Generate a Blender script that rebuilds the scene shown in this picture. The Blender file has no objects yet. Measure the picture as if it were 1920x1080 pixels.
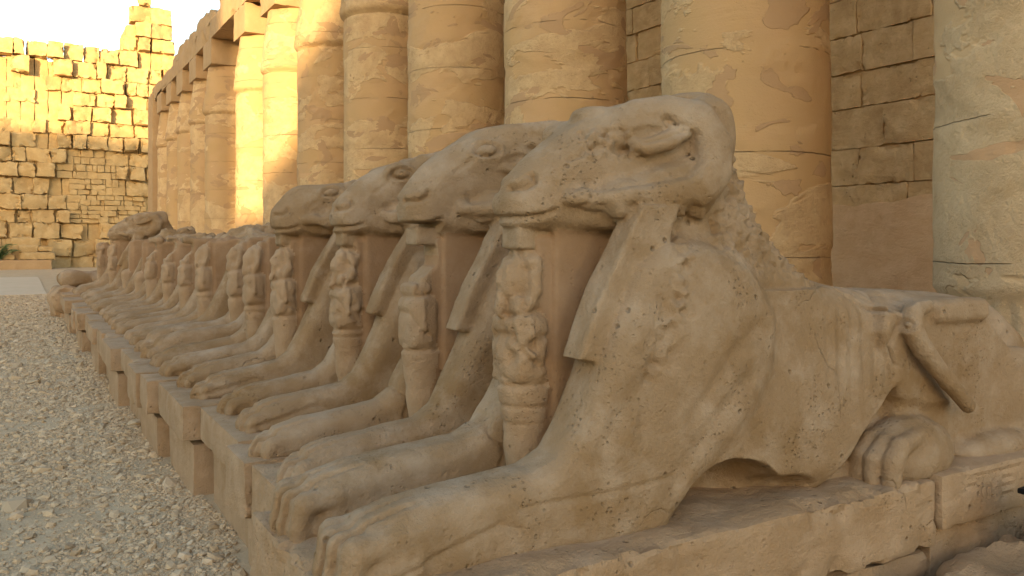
import bpy, math, random
import numpy as np
from math import radians, sin, cos, tan, pi

SC = bpy.context.scene
# ------------------------------------------------------------------ camera
cam_d = bpy.data.cameras.new('camera'); cam = bpy.data.objects.new('camera', cam_d)
SC.collection.objects.link(cam); SC.camera = cam
cam.location = (0, 0, 1.7)
cam.rotation_euler = (radians(90), 0, -radians(30.7))
cam_d.sensor_width = 36.0
cam_d.lens = 36.0 * 1552 / 1920
cam_d.shift_y = -85 / 1920
cam_d.clip_start = 0.05; cam_d.clip_end = 2000
# ------------------------------------------------------------------ light
SUN_EL = 7.0; SUN_AZ = 215.0           # azimuth clockwise from +Y, towards the sun
W = bpy.data.worlds.new('World'); SC.world = W; W.use_nodes = True
nt = W.node_tree; nt.nodes.clear()
o_ = nt.nodes.new('ShaderNodeOutputWorld'); bg = nt.nodes.new('ShaderNodeBackground')
sky = nt.nodes.new('ShaderNodeTexSky'); sky.sky_type = 'NISHITA'; sky.sun_disc = False
sky.sun_elevation = radians(SUN_EL); sky.sun_rotation = radians(SUN_AZ)
sky.air_density = 1.0; sky.dust_density = 1.5; sky.ozone_density = 1.0
bg.inputs['Strength'].default_value = 0.15
nt.links.new(sky.outputs[0], bg.inputs['Color']); nt.links.new(bg.outputs[0], o_.inputs['Surface'])
sd = bpy.data.lights.new('sun', 'SUN'); so = bpy.data.objects.new('sun', sd); SC.collection.objects.link(so)
sd.energy = 2.7; sd.angle = radians(0.5); sd.color = (1.0, 0.74, 0.38)
so.rotation_euler = (radians(90 - SUN_EL), 0, radians(180 - SUN_AZ) )
SC.view_settings.view_transform = 'Standard'; SC.view_settings.look = 'None'
SC.view_settings.exposure = 2.12; SC.view_settings.gamma = 1.0
try:
    SC.cycles.use_denoising = True
    SC.cycles.max_bounces = 8; SC.cycles.diffuse_bounces = 3
except Exception: pass

# ------------------------------------------------------------------ helpers
def ob(name, data, parent=None, loc=None, label=None, cat=None, group=None, kind=None):
    o = bpy.data.objects.new(name, data); SC.collection.objects.link(o)
    if parent is not None: o.parent = parent
    if loc is not None: o.location = loc
    if label: o['label'] = label
    if cat: o['category'] = cat
    if group: o['group'] = group
    if kind: o['kind'] = kind
    return o

def mesh_np(name, V, Fq, mat, normals=None, smooth=True, sharp=0):
    """Fq: (n,4) or (n,3) int array"""
    me = bpy.data.meshes.new(name)
    V = np.ascontiguousarray(V, dtype=np.float32); Fq = np.ascontiguousarray(Fq, dtype=np.int32)
    n, k = Fq.shape
    me.vertices.add(len(V)); me.vertices.foreach_set('co', V.ravel())
    me.loops.add(n * k); me.loops.foreach_set('vertex_index', Fq.ravel())
    me.polygons.add(n)
    me.polygons.foreach_set('loop_start', np.arange(0, n * k, k, dtype=np.int32))
    me.polygons.foreach_set('loop_total', np.full(n, k, dtype=np.int32))
    me.polygons.foreach_set('use_smooth', np.full(n, smooth, dtype=bool))
    me.update(calc_edges=True)
    if normals is not None: me.normals_split_custom_set_from_vertices(normals.astype(np.float32))
    if sharp: me.set_sharp_from_angle(angle=radians(sharp))
    me.materials.append(mat)
    return me

_rng = np.random.default_rng(7)
LAT = _rng.random((32, 32, 32)).astype(np.float32) * 2 - 1
def vnoise(P, s, off=0.0):
    Q = (P / s + off).astype(np.float32); I = np.floor(Q); f = Q - I; I = I.astype(np.int32) & 31
    f = f * f * (3 - 2 * f); J = (I + 1) & 31
    x0, y0, z0 = I.T; x1, y1, z1 = J.T; fx, fy, fz = f.T
    def L(a, b, t): return a + (b - a) * t
    return L(L(L(LAT[x0, y0, z0], LAT[x1, y0, z0], fx), L(LAT[x0, y1, z0], LAT[x1, y1, z0], fx), fy),
             L(L(LAT[x0, y0, z1], LAT[x1, y0, z1], fx), L(LAT[x0, y1, z1], LAT[x1, y1, z1], fx), fy), fz)
def fbm(P, s, o=4, off=0.0):
    r = 0; a = 1.0
    for i in range(o):
        r = r + a * vnoise(P, s / 2 ** i, off + i * 5.3); a *= 0.5
    return r
def facet(P, s, off=0.0, mask=None):
    """piecewise flat breaks: every point takes the tilted plane of its nearest jittered cell"""
    if mask is not None:
        r = np.zeros(len(P), np.float32)
        if mask.any(): r[mask] = facet(P[mask], s, off)
        return r
    Q = (P / s + off).astype(np.float32); I = np.floor(Q).astype(np.int32)
    bw = np.full(len(P), 1e-9, np.float32); bv = np.zeros(len(P), np.float32)
    for a in (-1, 0, 1):
        for b in (-1, 0, 1):
            for c in (-1, 0, 1):
                J = I + np.array([a, b, c], np.int32); h = [(J[:, k] + 7 * k) & 31 for k in range(3)]
                j1 = LAT[h[0], h[1], h[2]]; j2 = LAT[h[1], h[2], h[0]]; j3 = LAT[h[2], h[0], h[1]]
                C = J + .5 + .42 * np.stack([j1, j2, j3], 1); D = Q - C
                d = (D * D).sum(1); n = D[:, 0] * j2 * 1.6 + D[:, 1] * j3 * 1.6 + D[:, 2] * j1 * 1.6 + (j1 + j2) * .35
                w = np.exp(-9.0 * d); bw += w; bv += w * n
    bv = bv / bw
    return bv
def sstep(a, b, x):
    t = np.clip((x - a) / (b - a), 0, 1); return t * t * (3 - 2 * t)

# ------------------------------------------------------------------ SDF carving
def poly2d(X, Z, pts):
    P = np.array(pts, dtype=np.float32); n = len(P)
    d = np.full(X.shape, 1e9, np.float32); s = np.ones(X.shape, np.float32)
    for i in range(n):
        a = P[i]; b = P[i - 1]; ex, ez = b - a
        wx = X - a[0]; wz = Z - a[1]
        t = np.clip((wx * ex + wz * ez) / (ex * ex + ez * ez + 1e-12), 0, 1)
        bx = wx - ex * t; bz = wz - ez * t
        d = np.minimum(d, bx * bx + bz * bz)
        c1 = Z >= a[1]; c2 = Z < b[1]; c3 = ex * wz > ez * wx
        fl = (c1 & c2 & c3) | (~c1 & ~c2 & ~c3)
        s = np.where(fl, -s, s)
    return s * np.sqrt(d)
def curve(pts, n=6):
    """closed Catmull-Rom through the points"""
    P = np.array(pts, float); m = len(P); out = []
    for i in range(m):
        p0, p1, p2, p3 = P[i - 1], P[i], P[(i + 1) % m], P[(i + 2) % m]
        for k in range(n):
            t = k / n
            out.append(0.5 * (2 * p1 + (p2 - p0) * t + (2 * p0 - 5 * p1 + 4 * p2 - p3) * t * t + (3 * p1 - p0 - 3 * p2 + p3) * t ** 3))
    return out

class Vol:
    def __init__(s, lo, hi, h):
        s.h = h; s.lo = np.array(lo, float); n = np.ceil((np.array(hi) - s.lo) / h).astype(int) + 1; s.n = n
        s.ax = [(s.lo[i] + np.arange(n[i]) * h).astype(np.float32) for i in range(3)]
        s.D = np.full(n, 0.6, np.float32); s.L = np.zeros(n, np.int8)
    def sub(s, lo, hi, m):
        sl = []
        for i in range(3):
            a = int(max(0, math.floor((lo[i] - m - s.lo[i]) / s.h))); b = int(min(s.n[i], math.ceil((hi[i] + m - s.lo[i]) / s.h) + 1))
            if b <= a: return None
            sl.append(slice(a, b))
        sl = tuple(sl)
        return sl, s.ax[0][sl[0]][:, None, None], s.ax[1][sl[1]][None, :, None], s.ax[2][sl[2]][None, None, :]
    def put(s, sl, d, k, lab, op='u'):
        D = s.D[sl]; L = s.L[sl]
        if op == 'u':
            L[...] = np.where(d < D, np.int8(lab), L)
            if k > 0:
                h = np.maximum(k - np.abs(D - d), 0) / k
                D[...] = np.minimum(D, d) - h * h * k * 0.25
            else: D[...] = np.minimum(D, d)
        else:
            d = -d
            if k > 0:
                h = np.maximum(k - np.abs(D - d), 0) / k
                D[...] = np.maximum(D, d) + h * h * k * 0.25
            else: D[...] = np.maximum(D, d)
    def ell(s, c, r, k=0.03, lab=1, op='u', rot=0):
        R = max(r)
        q = s.sub([c[i] - R for i in range(3)], [c[i] + R for i in range(3)], k + 0.06)
        if not q: return
        sl, X, Y, Z = q
        dx = X - c[0]; dz = Z - c[2]
        if rot:
            a = radians(rot); dx, dz = dx * cos(a) + dz * sin(a), -dx * sin(a) + dz * cos(a)
        u = (dx / r[0]) ** 2 + ((Y - c[1]) / r[1]) ** 2 + (dz / r[2]) ** 2
        g = np.sqrt((dx / r[0] ** 2) ** 2 + ((Y - c[1]) / r[1] ** 2) ** 2 + (dz / r[2] ** 2) ** 2) + 1e-6
        k0 = np.sqrt(u); s.put(sl, k0 * (k0 - 1) / g, k, lab, op)
    def cap(s, a, b, ra, rb, k=0.03, lab=1, op='u', fy=1.0):
        """rounded cone a->b; fy squashes it sideways"""
        m = max(ra, rb); 
        q = s.sub([min(a[i], b[i]) - m for i in range(3)], [max(a[i], b[i]) + m for i in range(3)], k + 0.06)
        if not q: return
        sl, X, Y, Z = q
        e = [b[i] - a[i] for i in range(3)]; l2 = sum(v * v for v in e) + 1e-9
        t = np.clip(((X - a[0]) * e[0] + (Y - a[1]) * e[1] + (Z - a[2]) * e[2]) / l2, 0, 1)
        d = np.sqrt((X - a[0] - e[0] * t) ** 2 + ((Y - a[1] - e[1] * t) / fy) ** 2 + (Z - a[2] - e[2] * t) ** 2)
        s.put(sl, (d - (ra + (rb - ra) * t)) * min(1, fy), k, lab, op)
    def path(s, pts, rs, k=0.03, lab=1, op='u', fy=1.0):
        for i in range(len(pts) - 1): s.cap(pts[i], pts[i + 1], rs[i], rs[i + 1], k, lab, op, fy)
    def prism(s, pts, yc, w, r=0.05, k=0.03, lab=1, op='u'):
        """side outline in x,z given a half width (number or function of x,z) and edges rounded by r"""
        P = np.array(pts); wm = w if not callable(w) else 0.5
        q = s.sub([P[:, 0].min(), yc - wm, P[:, 1].min()], [P[:, 0].max(), yc + wm, P[:, 1].max()], k + 0.06)
        if not q: return
        sl, X, Y, Z = q
        X2, Z2 = np.broadcast_arrays(X[:, 0, :], Z[:, 0, :])
        p = poly2d(X2, Z2, pts)[:, None, :]
        ww = (w(X2, Z2)[:, None, :] if callable(w) else w)
        a = p + r; b = np.abs(Y - yc) - ww + r
        d = np.sqrt(np.maximum(a, 0) ** 2 + np.maximum(b, 0) ** 2) + np.minimum(np.maximum(a, b), 0) - r
        s.put(sl, d, k, lab, op)
    def box(s, c, hd, r=0.02, k=0.02, lab=1, op='u'):
        q = s.sub([c[i] - hd[i] for i in range(3)], [c[i] + hd[i] for i in range(3)], k + 0.06)
        if not q: return
        sl, X, Y, Z = q
        ax = np.abs(X - c[0]) - hd[0] + r; ay = np.abs(Y - c[1]) - hd[1] + r; az = np.abs(Z - c[2]) - hd[2] + r
        d = np.sqrt(np.maximum(ax, 0) ** 2 + np.maximum(ay, 0) ** 2 + np.maximum(az, 0) ** 2) + np.minimum(np.maximum(np.maximum(ax, ay), az), 0) - r
        s.put(sl, d, k, lab, op)
    def nets(s):
        D = s.D; D[0] = D[-1] = 1; D[:, 0] = D[:, -1] = 1; D[:, :, 0] = D[:, :, -1] = 1
        ins = D < 0; nx, ny, nz = D.shape
        c = np.zeros((nx - 1, ny - 1, nz - 1), np.int8)
        for i in (0, 1):
            for j in (0, 1):
                for k in (0, 1): c += ins[i:nx - 1 + i, j:ny - 1 + j, k:nz - 1 + k]
        I, J, K = np.nonzero((c > 0) & (c < 8)); m = len(I)
        vid = np.full(c.shape, -1, np.int32); vid[I, J, K] = np.arange(m)
        acc = np.zeros((m, 3), np.float32); cnt = np.zeros(m, np.float32)
        for a in range(3):
            o1, o2 = [b for b in range(3) if b != a]
            for u in (0, 1):
                for v in (0, 1):
                    p = [I, J, K]; off = [0, 0, 0]; off[o1] = u; off[o2] = v
                    p0 = [p[t] + off[t] for t in range(3)]; p1 = list(p0); p1[a] = p1[a] + 1
                    d0 = D[tuple(p0)]; d1 = D[tuple(p1)]; msk = (d0 < 0) != (d1 < 0)
                    t = np.where(msk, d0 / np.where(msk, d0 - d1, 1), 0)
                    w = msk.astype(np.float32); cnt += w
                    acc[:, o1] += u * w; acc[:, o2] += v * w; acc[:, a] += t * w
        acc /= cnt[:, None]
        V = (np.stack([I, J, K], 1) + acc) * s.h + s.lo
        lab = s.L[I, J, K]
        quads = []
        for a in range(3):
            o1, o2 = (a + 1) % 3, (a + 2) % 3
            sa = [slice(None)] * 3; sb = [slice(None)] * 3
            sa[a] = slice(0, -1); sb[a] = slice(1, None)
            A = ins[tuple(sa)]; B = ins[tuple(sb)]
            E = np.argwhere(A != B)
            E = E[(E[:, o1] > 0) & (E[:, o2] > 0) & (E[:, o1] < D.shape[o1] - 1) & (E[:, o2] < D.shape[o2] - 1)]
            flip = ~A[tuple(E.T)]
            def g(u, v):
                q = E.copy(); q[:, o1] -= u; q[:, o2] -= v; return vid[tuple(q.T)]
            q = np.stack([g(1, 1), g(0, 1), g(0, 0), g(1, 0)], 1)
            q[flip] = q[flip][:, ::-1]
            quads.append(q)
        Q = np.concatenate(quads); Q = Q[(Q >= 0).all(1)]
        return V.astype(np.float32), Q, lab

def vnormals(V, Q):
    n = np.cross(V[Q[:, 2]] - V[Q[:, 0]], V[Q[:, 3]] - V[Q[:, 1]]); N = np.zeros_like(V)
    for k in range(4):
        for a in range(3): N[:, a] += np.bincount(Q[:, k], n[:, a], len(V))
    return N / (np.linalg.norm(N, axis=1, keepdims=True) + 1e-9)
def polyline_d(x, z, pts):
    d = np.full(x.shape, 1e9, np.float32)
    for (ax, az), (bx, bz) in zip(pts[:-1], pts[1:]):
        ex, ez = bx - ax, bz - az; t = np.clip(((x - ax) * ex + (z - az) * ez) / (ex * ex + ez * ez + 1e-9), 0, 1)
        d = np.minimum(d, np.hypot(x - ax - ex * t, z - az - ez * t))
    return d

# ------------------------------------------------------------------ materials
def mat(name, c1, c2, c3, scale=1.0, bump=0.4, pits=0.5, band=0.0, rough=0.95, fine=1.0, cracks=0.0, joints=None, patch=None, relief=0.0):
    """weathered sandstone: three base colours mixed by noise; pits, grain and optional bedding bands as bump"""
    m = bpy.data.materials.new(name); m.use_nodes = True; t = m.node_tree; N = t.nodes; N.clear(); L = t.links.new
    out = N.new('ShaderNodeOutputMaterial'); b = N.new('ShaderNodeBsdfPrincipled'); L(b.outputs[0], out.inputs[0])
    b.inputs['Roughness'].default_value = rough
    b.inputs['Specular IOR Level'].default_value = 0.15
    tc = N.new('ShaderNodeTexCoord'); oi = N.new('ShaderNodeObjectInfo')
    mu = N.new('ShaderNodeVectorMath'); mu.operation = 'SCALE'; mu.inputs[0].default_value = (31, 17, 23); L(oi.outputs['Random'], mu.inputs['Scale'])
    ad = N.new('ShaderNodeVectorMath'); ad.operation = 'ADD'; ge = N.new('ShaderNodeNewGeometry')
    co = ge.outputs['Position']
    def noise(s, det=6, r=0.6, v=None, dist=0.0):
        n = N.new('ShaderNodeTexNoise'); n.inputs['Scale'].default_value = s; n.inputs['Detail'].default_value = det
        n.inputs['Roughness'].default_value = r; n.inputs['Distortion'].default_value = dist; L(v or co, n.inputs['Vector']); return n.outputs['Fac']
    def ramp(f, a, bb, lo=0.0, hi=1.0):
        r = N.new('ShaderNodeMapRange'); r.inputs['From Min'].default_value = a; r.inputs['From Max'].default_value = bb
        r.inputs['To Min'].default_value = lo; r.inputs['To Max'].default_value = hi; r.clamp = True; L(f, r.inputs['Value']); return r.outputs[0]
    def mix(f, a, bb):
        r = N.new('ShaderNodeMix'); r.data_type = 'RGBA'
        if isinstance(f, float): r.inputs[0].default_value = f
        else: L(f, r.inputs[0])
        for s, v in ((6, a), (7, bb)):
            if isinstance(v, tuple): r.inputs[s].default_value = (*v, 1)
            else: L(v, r.inputs[s])
        return r.outputs[2]
    def math_(op, a, bb):
        r = N.new('ShaderNodeMath'); r.operation = op
        for i, v in enumerate((a, bb)):
            if isinstance(v, (int, float)): r.inputs[i].default_value = v
            else: L(v, r.inputs[i])
        return r.outputs[0]
    mp = N.new('ShaderNodeMapping'); L(co, mp.inputs[0]); mp.inputs['Scale'].default_value = (1, 1, 4.0)
    n1 = noise(1.3 * scale, 7, .62); n2 = noise(4.5 * scale, 6, .65); n3 = noise(60 * scale, 4, .7); nb = noise(1.6 * scale, 6, .65, mp.outputs[0], .6)
    col = mix(ramp(n1, .36, .64), c1, c2)
    col = mix(ramp(n2, .45, .72, 0, .75), col, c3)
    if band: col = mix(ramp(nb, .48, .62, 0, band), col, c3)
    hgt = math_('MULTIPLY', n3, .004 * fine)
    hgt = math_('ADD', hgt, math_('MULTIPLY', noise(14 * scale, 5, .65), .012 * bump))
    if band: hgt = math_('ADD', hgt, math_('MULTIPLY', nb, .05 * band))
    if patch:
        # flat lime plaster lies over the rough stone in patches with an edge
        pm = N.new('ShaderNodeMapping'); L(co, pm.inputs[0]); pm.inputs['Scale'].default_value = (1, 1, 1.9)
        pn = noise(.62, 5, .55, pm.outputs[0], .35)
        msk = ramp(pn, .492, .508)
        rough_c = mix(ramp(noise(3.0, 8, .7), .35, .7), patch[1], patch[2])
        rough_c = mix(ramp(noise(9.0, 6, .7), .52, .75, 0, .55), rough_c, patch[3])
        plain = mix(ramp(n1, .35, .65), patch[0], c1)
        col = mix(msk, plain, rough_c)
        # second layer, newer repairs
        pn2 = noise(1.1, 4, .5, pm.outputs[0], .8); m2 = ramp(pn2, .60, .606)
        col = mix(m2, col, patch[4])
        rg = math_('MULTIPLY', math_('ADD', noise(7, 9, .72), math_('MULTIPLY', noise(30, 5, .7), .4)), .045)
        lay = math_('ADD', math_('MULTIPLY', msk, rg), math_('MULTIPLY', math_('SUBTRACT', 1.0, msk), .020))
        lay = math_('ADD', math_('MULTIPLY', lay, math_('SUBTRACT', 1.0, m2)), math_('MULTIPLY', m2, .028))
        hgt = math_('ADD', hgt, lay)
    if joints:
        sep = N.new('ShaderNodeSeparateXYZ'); L(tc.outputs['Object'], sep.inputs[0])
        wob = math_('MULTIPLY', noise(2.5, 3), .05)
        zz = math_('ADD', sep.outputs[2], wob)
        fr = math_('FRACT', math_('DIVIDE', zz, joints), 0.0)
        dd = math_('ABSOLUTE', math_('SUBTRACT', fr, .5), 0)
        ln = ramp(dd, 0.0, .006, 1, 0)
        ln = math_('MULTIPLY', ln, ramp(noise(1.7, 3), .42, .5))
        col = mix(math_('MULTIPLY', ln, .35), col, tuple(v * .35 for v in c1))
        hgt = math_('SUBTRACT', hgt, math_('MULTIPLY', ln, .02))
    if pits:
        vo = N.new('ShaderNodeTexVoronoi'); vo.inputs['Scale'].default_value = 13 * scale; L(co, vo.inputs['Vector'])
        vo.inputs['Randomness'].default_value = 1.0
        pk = math_('MULTIPLY', ramp(vo.outputs['Distance'], .05, .16, 1, 0), ramp(noise(3.3 * scale, 2), .52, .6))
        vo2 = N.new('ShaderNodeTexVoronoi'); vo2.inputs['Scale'].default_value = 45 * scale; L(co, vo2.inputs['Vector'])
        pk2 = math_('MULTIPLY', ramp(vo2.outputs['Distance'], .1, .3, 1, 0), ramp(noise(5.1 * scale, 2), .5, .62))
        pk = math_('ADD', pk, math_('MULTIPLY', pk2, .45))
        hgt = math_('SUBTRACT', hgt, math_('MULTIPLY', pk, .016 * pits))
        col = mix(math_('MULTIPLY', pk, .35 * pits), col, tuple(v * .55 for v in c2))
    if cracks:
        vc = N.new('ShaderNodeTexVoronoi'); vc.feature = 'DISTANCE_TO_EDGE'; vc.inputs['Scale'].default_value = .9 * scale
        wv = N.new('ShaderNodeVectorMath'); wv.operation = 'ADD'; L(co, wv.inputs[0])
        nn = N.new('ShaderNodeTexNoise'); nn.inputs['Scale'].default_value = 3; nn.inputs['Detail'].default_value = 5; L(co, nn.inputs['Vector'])
        sc = N.new('ShaderNodeVectorMath'); sc.operation = 'SCALE'; sc.inputs['Scale'].default_value = .35; L(nn.outputs['Color'], sc.inputs[0]); L(sc.outputs[0], wv.inputs[1])
        L(wv.outputs[0], vc.inputs['Vector'])
        ck = math_('MULTIPLY', ramp(vc.outputs['Distance'], 0, .005, 1, 0), ramp(noise(1.1, 2), .54, .60))
        hgt = math_('SUBTRACT', hgt, math_('MULTIPLY', ck, .02 * cracks))
        col = mix(math_('MULTIPLY', ck, .6 * cracks), col, tuple(v * .3 for v in c1))
    L(col, b.inputs['Base Color'])
    bp = N.new('ShaderNodeBump'); bp.inputs['Strength'].default_value = 1.0; bp.inputs['Distance'].default_value = 1.0
    L(hgt, bp.inputs['Height']); L(bp.outputs[0], b.inputs['Normal'])
    return m

M_SPH = mat('sphinx_sandstone', (.33, .226, .132), (.255, .158, .075), (.43, .325, .220), 1.0, 1.1, .85, fine=1.8, cracks=.3)
M_FIG = mat('figure_sandstone', (.38, .258, .152), (.33, .212, .115), (.43, .308, .195), 1.6, 1.0, .8, fine=1.6)
M_RED = mat('breast_sandstone', (.315, .196, .108), (.275, .165, .085), (.365, .245, .148), 1.0, .4, .35)
M_PLI = mat('plinth_sandstone', (.39, .262, .150), (.31, .195, .10), (.46, .325, .205), 1.0, 1.5, .8, fine=1.6, band=.2, cracks=.35)
M_COL = mat('column_stone', (.47, .295, .130), (.42, .26, .108), (.53, .35, .155), .8, .4, .25, band=0.25, joints=1.05,
            patch=((.49, .305, .148), (.53, .34, .165), (.66, .455, .235), (.38, .225, .100), (.42, .26, .13)))
M_CLA = mat('column_stone_pale', (.54, .355, .18), (.48, .305, .15), (.60, .415, .22), .8, .4, .3, band=0.25, joints=1.05,
            patch=((.55, .355, .178), (.60, .40, .21), (.69, .485, .27), (.44, .275, .13), (.49, .29, .145)))
M_ARC = mat('architrave_stone', (.42, .275, .14), (.38, .24, .12), (.46, .31, .165), .8, .6, .2)
M_WAL = mat('wall_block_stone', (.66, .425, .20), (.50, .31, .14), (.76, .53, .28), 1.0, 2.0, 1.2, band=.3)
M_WPL = mat('wall_plaster', (.72, .455, .24), (.63, .385, .20), (.78, .53, .30), .9, 1.2, .5, band=.35)
M_PYL = mat('rubble_stone', (.50, .335, .15), (.41, .265, .115), (.58, .415, .21), .5, 3.0, .3)
M_GRD = mat('ground_dust', (.51, .385, .235), (.45, .33, .195), (.56, .43, .275), 1.0, 1.5, .2)
M_PTH = mat('path_dust', (.60, .47, .315), (.56, .44, .29), (.64, .51, .345), .4, .5, .0)
M_DRK = mat('black_paint', (.012, .012, .014), (.015, .015, .016), (.02, .02, .02), 1.0, .05, 0, rough=.5)
def gravel_mat():
    m = bpy.data.materials.new('gravel_chips'); m.use_nodes = True; t = m.node_tree; N = t.nodes; L = t.links.new
    b = N['Principled BSDF']; b.inputs['Roughness'].default_value = .9; b.inputs['Specular IOR Level'].default_value = .15
    g = N.new('ShaderNodeNewGeometry'); r = N.new('ShaderNodeValToRGB'); L(g.outputs['Random Per Island'], r.inputs[0])
    e = r.color_ramp.elements; e[0].color = (.34, .25, .15, 1); e[1].color = (.58, .455, .305, 1)
    for p, c in ((.25, (.44, .33, .205, 1)), (.6, (.52, .40, .255, 1)), (.85, (.46, .335, .20, 1))):
        q = e.new(p); q.color = c
    L(r.outputs[0], b.inputs['Base Color']); return m
M_GRV = gravel_mat()
def leaf_mat():
    m = bpy.data.materials.new('leaf_green'); m.use_nodes = True; t = m.node_tree; N = t.nodes; L = t.links.new
    b = N['Principled BSDF']; b.inputs['Roughness'].default_value = .6
    g = N.new('ShaderNodeNewGeometry'); r = N.new('ShaderNodeValToRGB'); L(g.outputs['Random Per Island'], r.inputs[0])
    r.color_ramp.elements[0].color = (.05, .10, .03, 1); r.color_ramp.elements[1].color = (.13, .2, .06, 1)
    L(r.outputs[0], b.inputs['Base Color']); return m
M_LEF = leaf_mat()

# ------------------------------------------------------------------ rough stone boxes
def rbox_np(lo, hi, res, r, amp, seed=0.0, chip=0.0, nscale=.35, warp=None):
    lo = np.array(lo, float); hi = np.array(hi, float); d = hi - lo
    n = np.maximum(2, np.ceil(d / res).astype(int)); idx = {}; Vs = []; Qs = []
    base = 0; hd = d / 2; c = (lo + hi) / 2
    for a in range(3):
        o1, o2 = (a + 1) % 3, (a + 2) % 3
        for sgn in (-1, 1):
            u = np.linspace(-hd[o1], hd[o1], n[o1] + 1); v = np.linspace(-hd[o2], hd[o2], n[o2] + 1)
            U, Vv = np.meshgrid(u, v, indexing='ij'); P = np.zeros(U.shape + (3,)); P[..., o1] = U; P[..., o2] = Vv; P[..., a] = sgn * hd[a]
            k = np.arange(U.size).reshape(U.shape) + base
            q = np.stack([k[:-1, :-1], k[1:, :-1], k[1:, 1:], k[:-1, 1:]], -1).reshape(-1, 4)
            if sgn < 0: q = q[:, ::-1]
            Vs.append(P.reshape(-1, 3)); Qs.append(q); base += U.size
    P = np.concatenate(Vs); Q = np.concatenate(Qs)
    # weld
    key = np.round(P / 1e-5).astype(np.int64); _, ui, inv = np.unique(key, axis=0, return_index=True, return_inverse=True)
    P = P[ui]; Q = inv.reshape(-1)[Q]
    r = min(r, .45 * d.min()); inn = np.clip(P, -(hd - r), hd - r); dv = P - inn; ln = np.linalg.norm(dv, axis=1, keepdims=True) + 1e-9
    Nn = dv / ln; P = inn + Nn * r
    Pw = P + c; nz = fbm(Pw, nscale, 4, seed) * amp
    if chip:
        edge = (np.abs(Nn) > .25).sum(1) >= 2
        cn = np.clip(fbm(Pw, nscale * .8, 3, seed + 9.1) * .7 + facet(Pw, nscale * .45, seed + 2.1) * .6 - .02, 0, 2)
        # soften: wide edge mask
        dist = hd - np.abs(P); srt = np.sort(dist, axis=1); e2 = np.exp(-(srt[:, 1] / (chip * 2.0)) ** 2)
        nz = nz - cn * chip * e2
    P = P + Nn * nz[:, None]
    return (P + c).astype(np.float32), Q
def join(parts):
    Vs, Qs, b = [], [], 0
    for V, Q in parts: Vs.append(V); Qs.append(Q + b); b += len(V)
    return np.concatenate(Vs), np.concatenate(Qs)
def put_np(name, VQ, m, parent=None, loc=(0, 0, 0), smooth=True, **kw):
    V, Q = VQ
    return ob(name, mesh_np(name, V - np.array(loc, np.float32), Q, m, smooth=smooth, sharp=30), parent, loc if parent is None else (0, 0, 0), **kw)
def auto(o, deg=40):
    me = o.data
    try: me.set_sharp_from_angle(angle=radians(deg))
    except Exception: pass
    return o

# ------------------------------------------------------------------ the ram sphinx
BASE = 0.61
HEAD = [(1.612, 1.862), (1.622, 1.83), (1.640, 1.797), (1.672, 1.768), (1.864, 1.758), (2.05, 1.748), (2.20, 1.738), (2.38, 1.742), (2.55, 1.82), (2.69, 1.94), (2.75, 2.02), (2.80, 2.10),
        (2.81, 2.2), (2.79, 2.29), (2.74, 2.335), (2.68, 2.345), (2.58, 2.34), (2.50, 2.32), (2.352, 2.314), (2.25, 2.305), (2.162, 2.277), (2.07, 2.24), (1.983, 2.2), (1.856, 2.135),
        (1.789, 2.092), (1.734, 2.05), (1.682, 1.984), (1.635, 1.92)]
TORSO = [(1.95, .55), (1.95, 1.3), (2.1, 1.70), (2.3, 1.88), (2.55, 2.15), (2.74, 2.17), (2.81, 2.06), (2.86, 1.97), (2.94, 1.81), (3.04, 1.67), (3.20, 1.55), (3.4, 1.495),
         (3.65, 1.462), (4.18, 1.437), (4.5, 1.42), (4.87, 1.36), (5.06, 1.2), (5.18, .95), (5.22, .55)]
LEG = [(.81, .55), (.80, .66), (.815, .72), (.86, .765), (.95, .80), (1.1, .84), (1.36, .87), (1.58, .885), (1.68, .93), (1.76, 1.03), (1.84, 1.18), (1.95, 1.42), (2.05, 1.62), (2.2, 1.70),
       (2.42, 1.68), (2.62, 1.60), (2.78, 1.40), (2.74, 1.15), (2.58, .98), (2.42, .84), (2.28, .74), (2.19, .64), (2.16, .55)]
LAP = [(2.09, 1.85), (2.28, 1.85), (2.235, 1.71), (2.14, 1.48), (2.025, 1.205), (1.785, 1.26), (1.88, 1.487)]
TOPS = {1: [(2.80, 2.33), (2.72, 2.385), (2.5, 2.385), (2.29, 2.36), (2.119, 2.332), (2.01, 2.281), (1.849, 2.179), (1.743, 2.10), (1.665, 2.0), (1.635, 1.93)],
        2: [(2.78, 2.25), (2.7, 2.30), (2.5, 2.30), (2.295, 2.278), (2.06, 2.232), (1.908, 2.17), (1.8, 2.105), (1.725, 2.03), (1.66, 1.96)],
        3: [(2.72, 2.14), (2.62, 2.18), (2.4, 2.185), (2.19, 2.17), (1.972, 2.158), (1.85, 2.15), (1.755, 2.10), (1.675, 2.01), (1.63, 1.94)]}
def leg_outline(f):
    if f < .85: return LEG
    o = []
    for x, z in LEG:
        if x < 1.7: x = f + (x - .80) * (1.7 - f) / .9; z = z - (.062 * min(1, max(0, (z - .62) / .2)) * min(1, max(0, (1.9 - x) / .4)))
        o.append((x, z))
    return o
# labels: 1 body 2 head 3 horn 4 ear 5 foreleg near 6 foreleg far 7 hind leg near 8 figure 9 chin block 10 lappet 11 breast panel 12 hind leg far
PN = {1: 'body', 2: 'head', 3: 'horn', 4: 'ear', 5: 'foreleg', 6: 'foreleg', 7: 'hind_leg', 8: 'king_figure', 9: 'chin_block', 10: 'headdress_lappet', 11: 'breast_panel', 12: 'hind_leg', 13: 'horn', 14: 'headdress_lappet', 15: 'paw', 16: 'paw', 17: 'hind_paw', 18: 'hind_paw', 19: 'ear'}

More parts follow.
